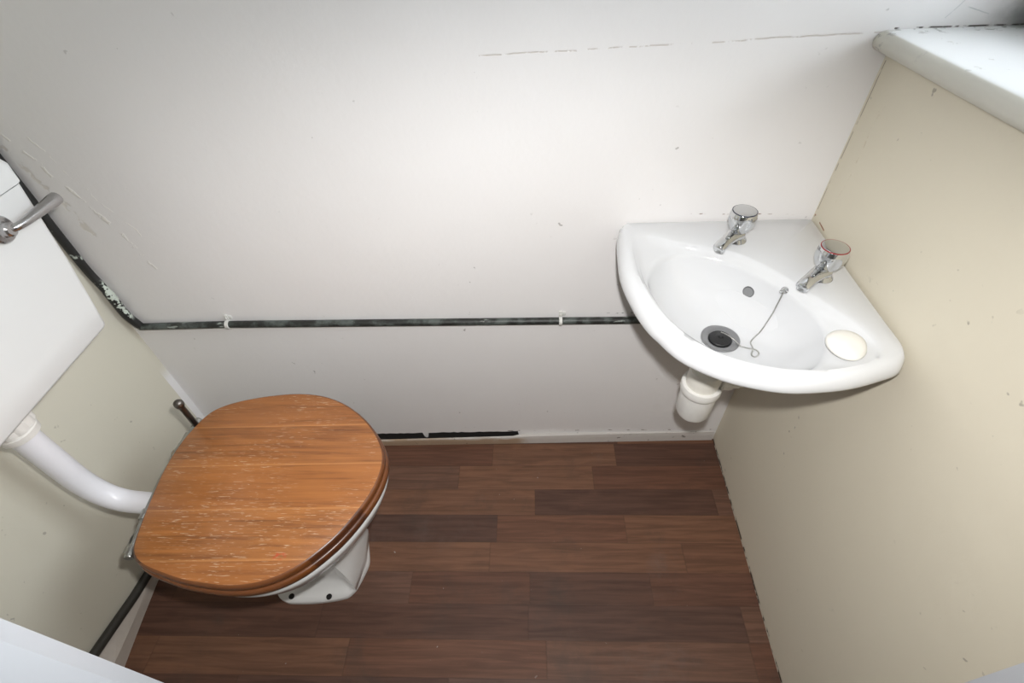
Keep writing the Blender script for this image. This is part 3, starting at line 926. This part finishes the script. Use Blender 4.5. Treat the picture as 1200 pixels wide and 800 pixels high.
# pillar taps
def tap(x, y, d, lab, band):
    h, nrm = surf(x, y)
    z0 = h.z + .0003
    e = empty('basin_tap', (x, y, z0))
    tag(e, lab, 'tap', 'pillar taps on the basin')
    d = Vector(d).normalized()
    bm = bmesh.new()
    lathe(bm, [(.0185, 0), (.0190, .0015), (.0180, .004), (.0150, .0075), (.0140, .013), (.0135, .017), (.0120, .020), (.0105, .0225)], (x, y, z0), n=32)
    o = Vector((x, y, z0))
    path = catmull([o + d * .002 + Vector((0, 0, .0125)), o + d * .018 + Vector((0, 0, .0165)), o + d * .034 + Vector((0, 0, .0180)), o + d * .050 + Vector((0, 0, .0175)), o + d * .061 + Vector((0, 0, .0150)), o + d * .0675 + Vector((0, 0, .0115))], 6)
    k = len(path)
    tube(bm, path, [.0150 - .0040 * min(1, i / 14) for i in range(k - 3)] + [.0105, .0098, .0080], 22, flat=[.80] * k)
    tip = o + d * .0575 + Vector((0, 0, .0150))
    lathe(bm, [(.0092, 0), (.0098, -.006), (.0092, -.0105), (.0070, -.0108)], tip, (-d.x * .25, -d.y * .25, 1), 24)
    link('tap_body', bm, M_CHROME, e)
    bm = bmesh.new()
    lathe(bm, [(.0110, .0205), (.0150, .0215), (.0185, .0260), (.0222, .0340), (.0240, .0430), (.0236, .0510), (.0220, .0575), (.0208, .0592)], (x, y, z0), n=72, lobes=4, amp=.17, amprange=(.025, .050))
    kn = link('tap_head', bm, M_CHROME, e, angle=40)
    bm = bmesh.new(); lathe(bm, [(.0212, .0586), (.0214, .0596), (.0202, .0600), (.0200, .0592)], (x, y, z0), n=40)
    link('band', bm, band[0], kn, label=band[1])
    bm = bmesh.new(); lathe(bm, [(.0200, .0592), (.0199, .0600), (.0185, .0606), (.010, .0612), (0, .0614)], (x, y, z0), n=40)
    link('cap', bm, M_CHROME, kn)
tap(-.1665, -.0700, (-.053, -.053, 0), 'chrome pillar tap against the white wall, dark band round its head', (M_DARKBAND, 'dark blue band'))
tap(-.0610, -.1835, (-.057, -.047, 0), 'chrome pillar tap nearest the cream wall, red band round its head', (M_RED, 'red band'))

# bottle trap under the basin
tr = empty('bottle_trap', (D.x - .008, D.y - .012, .44))
tag(tr, 'white plastic bottle trap hanging under the basin', 'waste trap')
TX, TY = D.x - .008, D.y - .010
bm = bmesh.new(); lathe(bm, [(.0185, .5905), (.0185, .560), (.0220, .5585), (.0220, .6105), (.0185, .6110)], (TX + .006, TY + .006, 0), n=28)
link('tailpiece', bm, M_CREAMPL, tr)
bm = bmesh.new()
lathe(bm, [(.020, .574), (.0285, .572), (.0305, .566), (.0310, .540), (.0310, .528)], (TX, TY, 0), n=36)
link('trap_body', bm, M_CREAMPL, tr)
bm = bmesh.new()
lathe(bm, [(.0300, .5350), (.0375, .5345), (.0385, .530), (.0385, .5195), (.0372, .5150), (.0352, .513), (.0348, .505), (.0340, .4540), (.0312, .4475), (.0260, .4450), (0, .4445)], (TX, TY, 0), n=48)
link('trap_cup', bm, simple('white_cup_plastic', (.76, .75, .72), .35), tr)
bm = bmesh.new()
tube(bm, [(TX + .020, TY + .0, .5480), (-.10, TY + .0, .5450), (-.009, TY + .0, .5430)], .0165, 20)
link('outlet_pipe', bm, M_CREAMPL, tr)
bm = bmesh.new()
lathe(bm, [(.0170, 0), (.0225, .001), (.0230, .020), (.0195, .022), (.0195, .034), (.0165, .035)], (TX + .030, TY, .5478), (1, 0, -.02), 40, 12, .06, (.0, .021))
link('outlet_nut', bm, M_CREAMPL, tr)

# ---------------------------------------------------------------- camera
C = Vector((-.54437514, -.84735879, 1.28))
Rm = [(.9992239573, .0192974710, -.0343378899), (-.0104641506, -.7103873756, -.7037331015), (-.0379734726, .7035462915, -.7096341530)]
right = Vector(Rm[0]); up = -Vector(Rm[1]); fwd = Vector(Rm[2])
cd = bpy.data.cameras.new('camera'); cd.sensor_width = 36; cd.lens = 577.0669 / 1200 * 36
cd.clip_start = .02
cam = bpy.data.objects.new('camera', cd); COL.objects.link(cam)
m = Matrix.Identity(4)
for i in range(3):
    m[i][0], m[i][1], m[i][2], m[i][3] = right[i], up[i], -fwd[i], C[i]
cam.matrix_world = m
scn.camera = cam

# ---------------------------------------------------------------- light
# the camera's own flash, 6 cm above the lens
fl = bpy.data.lights.new('camera_flash', 'SPOT')
fl.energy = 39; fl.spot_size = math.radians(100); fl.spot_blend = 1.0; fl.shadow_soft_size = .014
fl.color = (1.0, .982, .965)
fo = bpy.data.objects.new('camera_flash', fl); COL.objects.link(fo)
mm = m.copy(); p = C + up * .06 + right * .025 + fwd * .012
for i in range(3): mm[i][3] = p[i]
fo.matrix_world = mm @ Matrix.Rotation(math.radians(-12.5), 4, 'X') @ Matrix.Diagonal((1.7, 1, 1, 1))   # a flash head throws a wide, flat beam
# daylight: overcast sky through the window
w = bpy.data.worlds.new('sky'); scn.world = w; w.use_nodes = True
bg = w.node_tree.nodes['Background']
bg.inputs['Color'].default_value = (.88, .945, 1.0, 1); bg.inputs['Strength'].default_value = 13
po = bpy.data.lights.new('window_portal', 'AREA'); po.shape = 'RECTANGLE'; po.size = .70; po.size_y = .86
po.cycles.is_portal = True
pob = bpy.data.objects.new('window_portal', po); COL.objects.link(pob)
pob.location = (.216, -.35, 1.50); pob.rotation_euler = (0, PI / 2, 0)

scn.view_settings.view_transform = 'Standard'
scn.view_settings.look = 'None'
scn.view_settings.exposure = 0.0
scn.view_settings.gamma = 1.0
scn.view_settings.use_curve_mapping = False
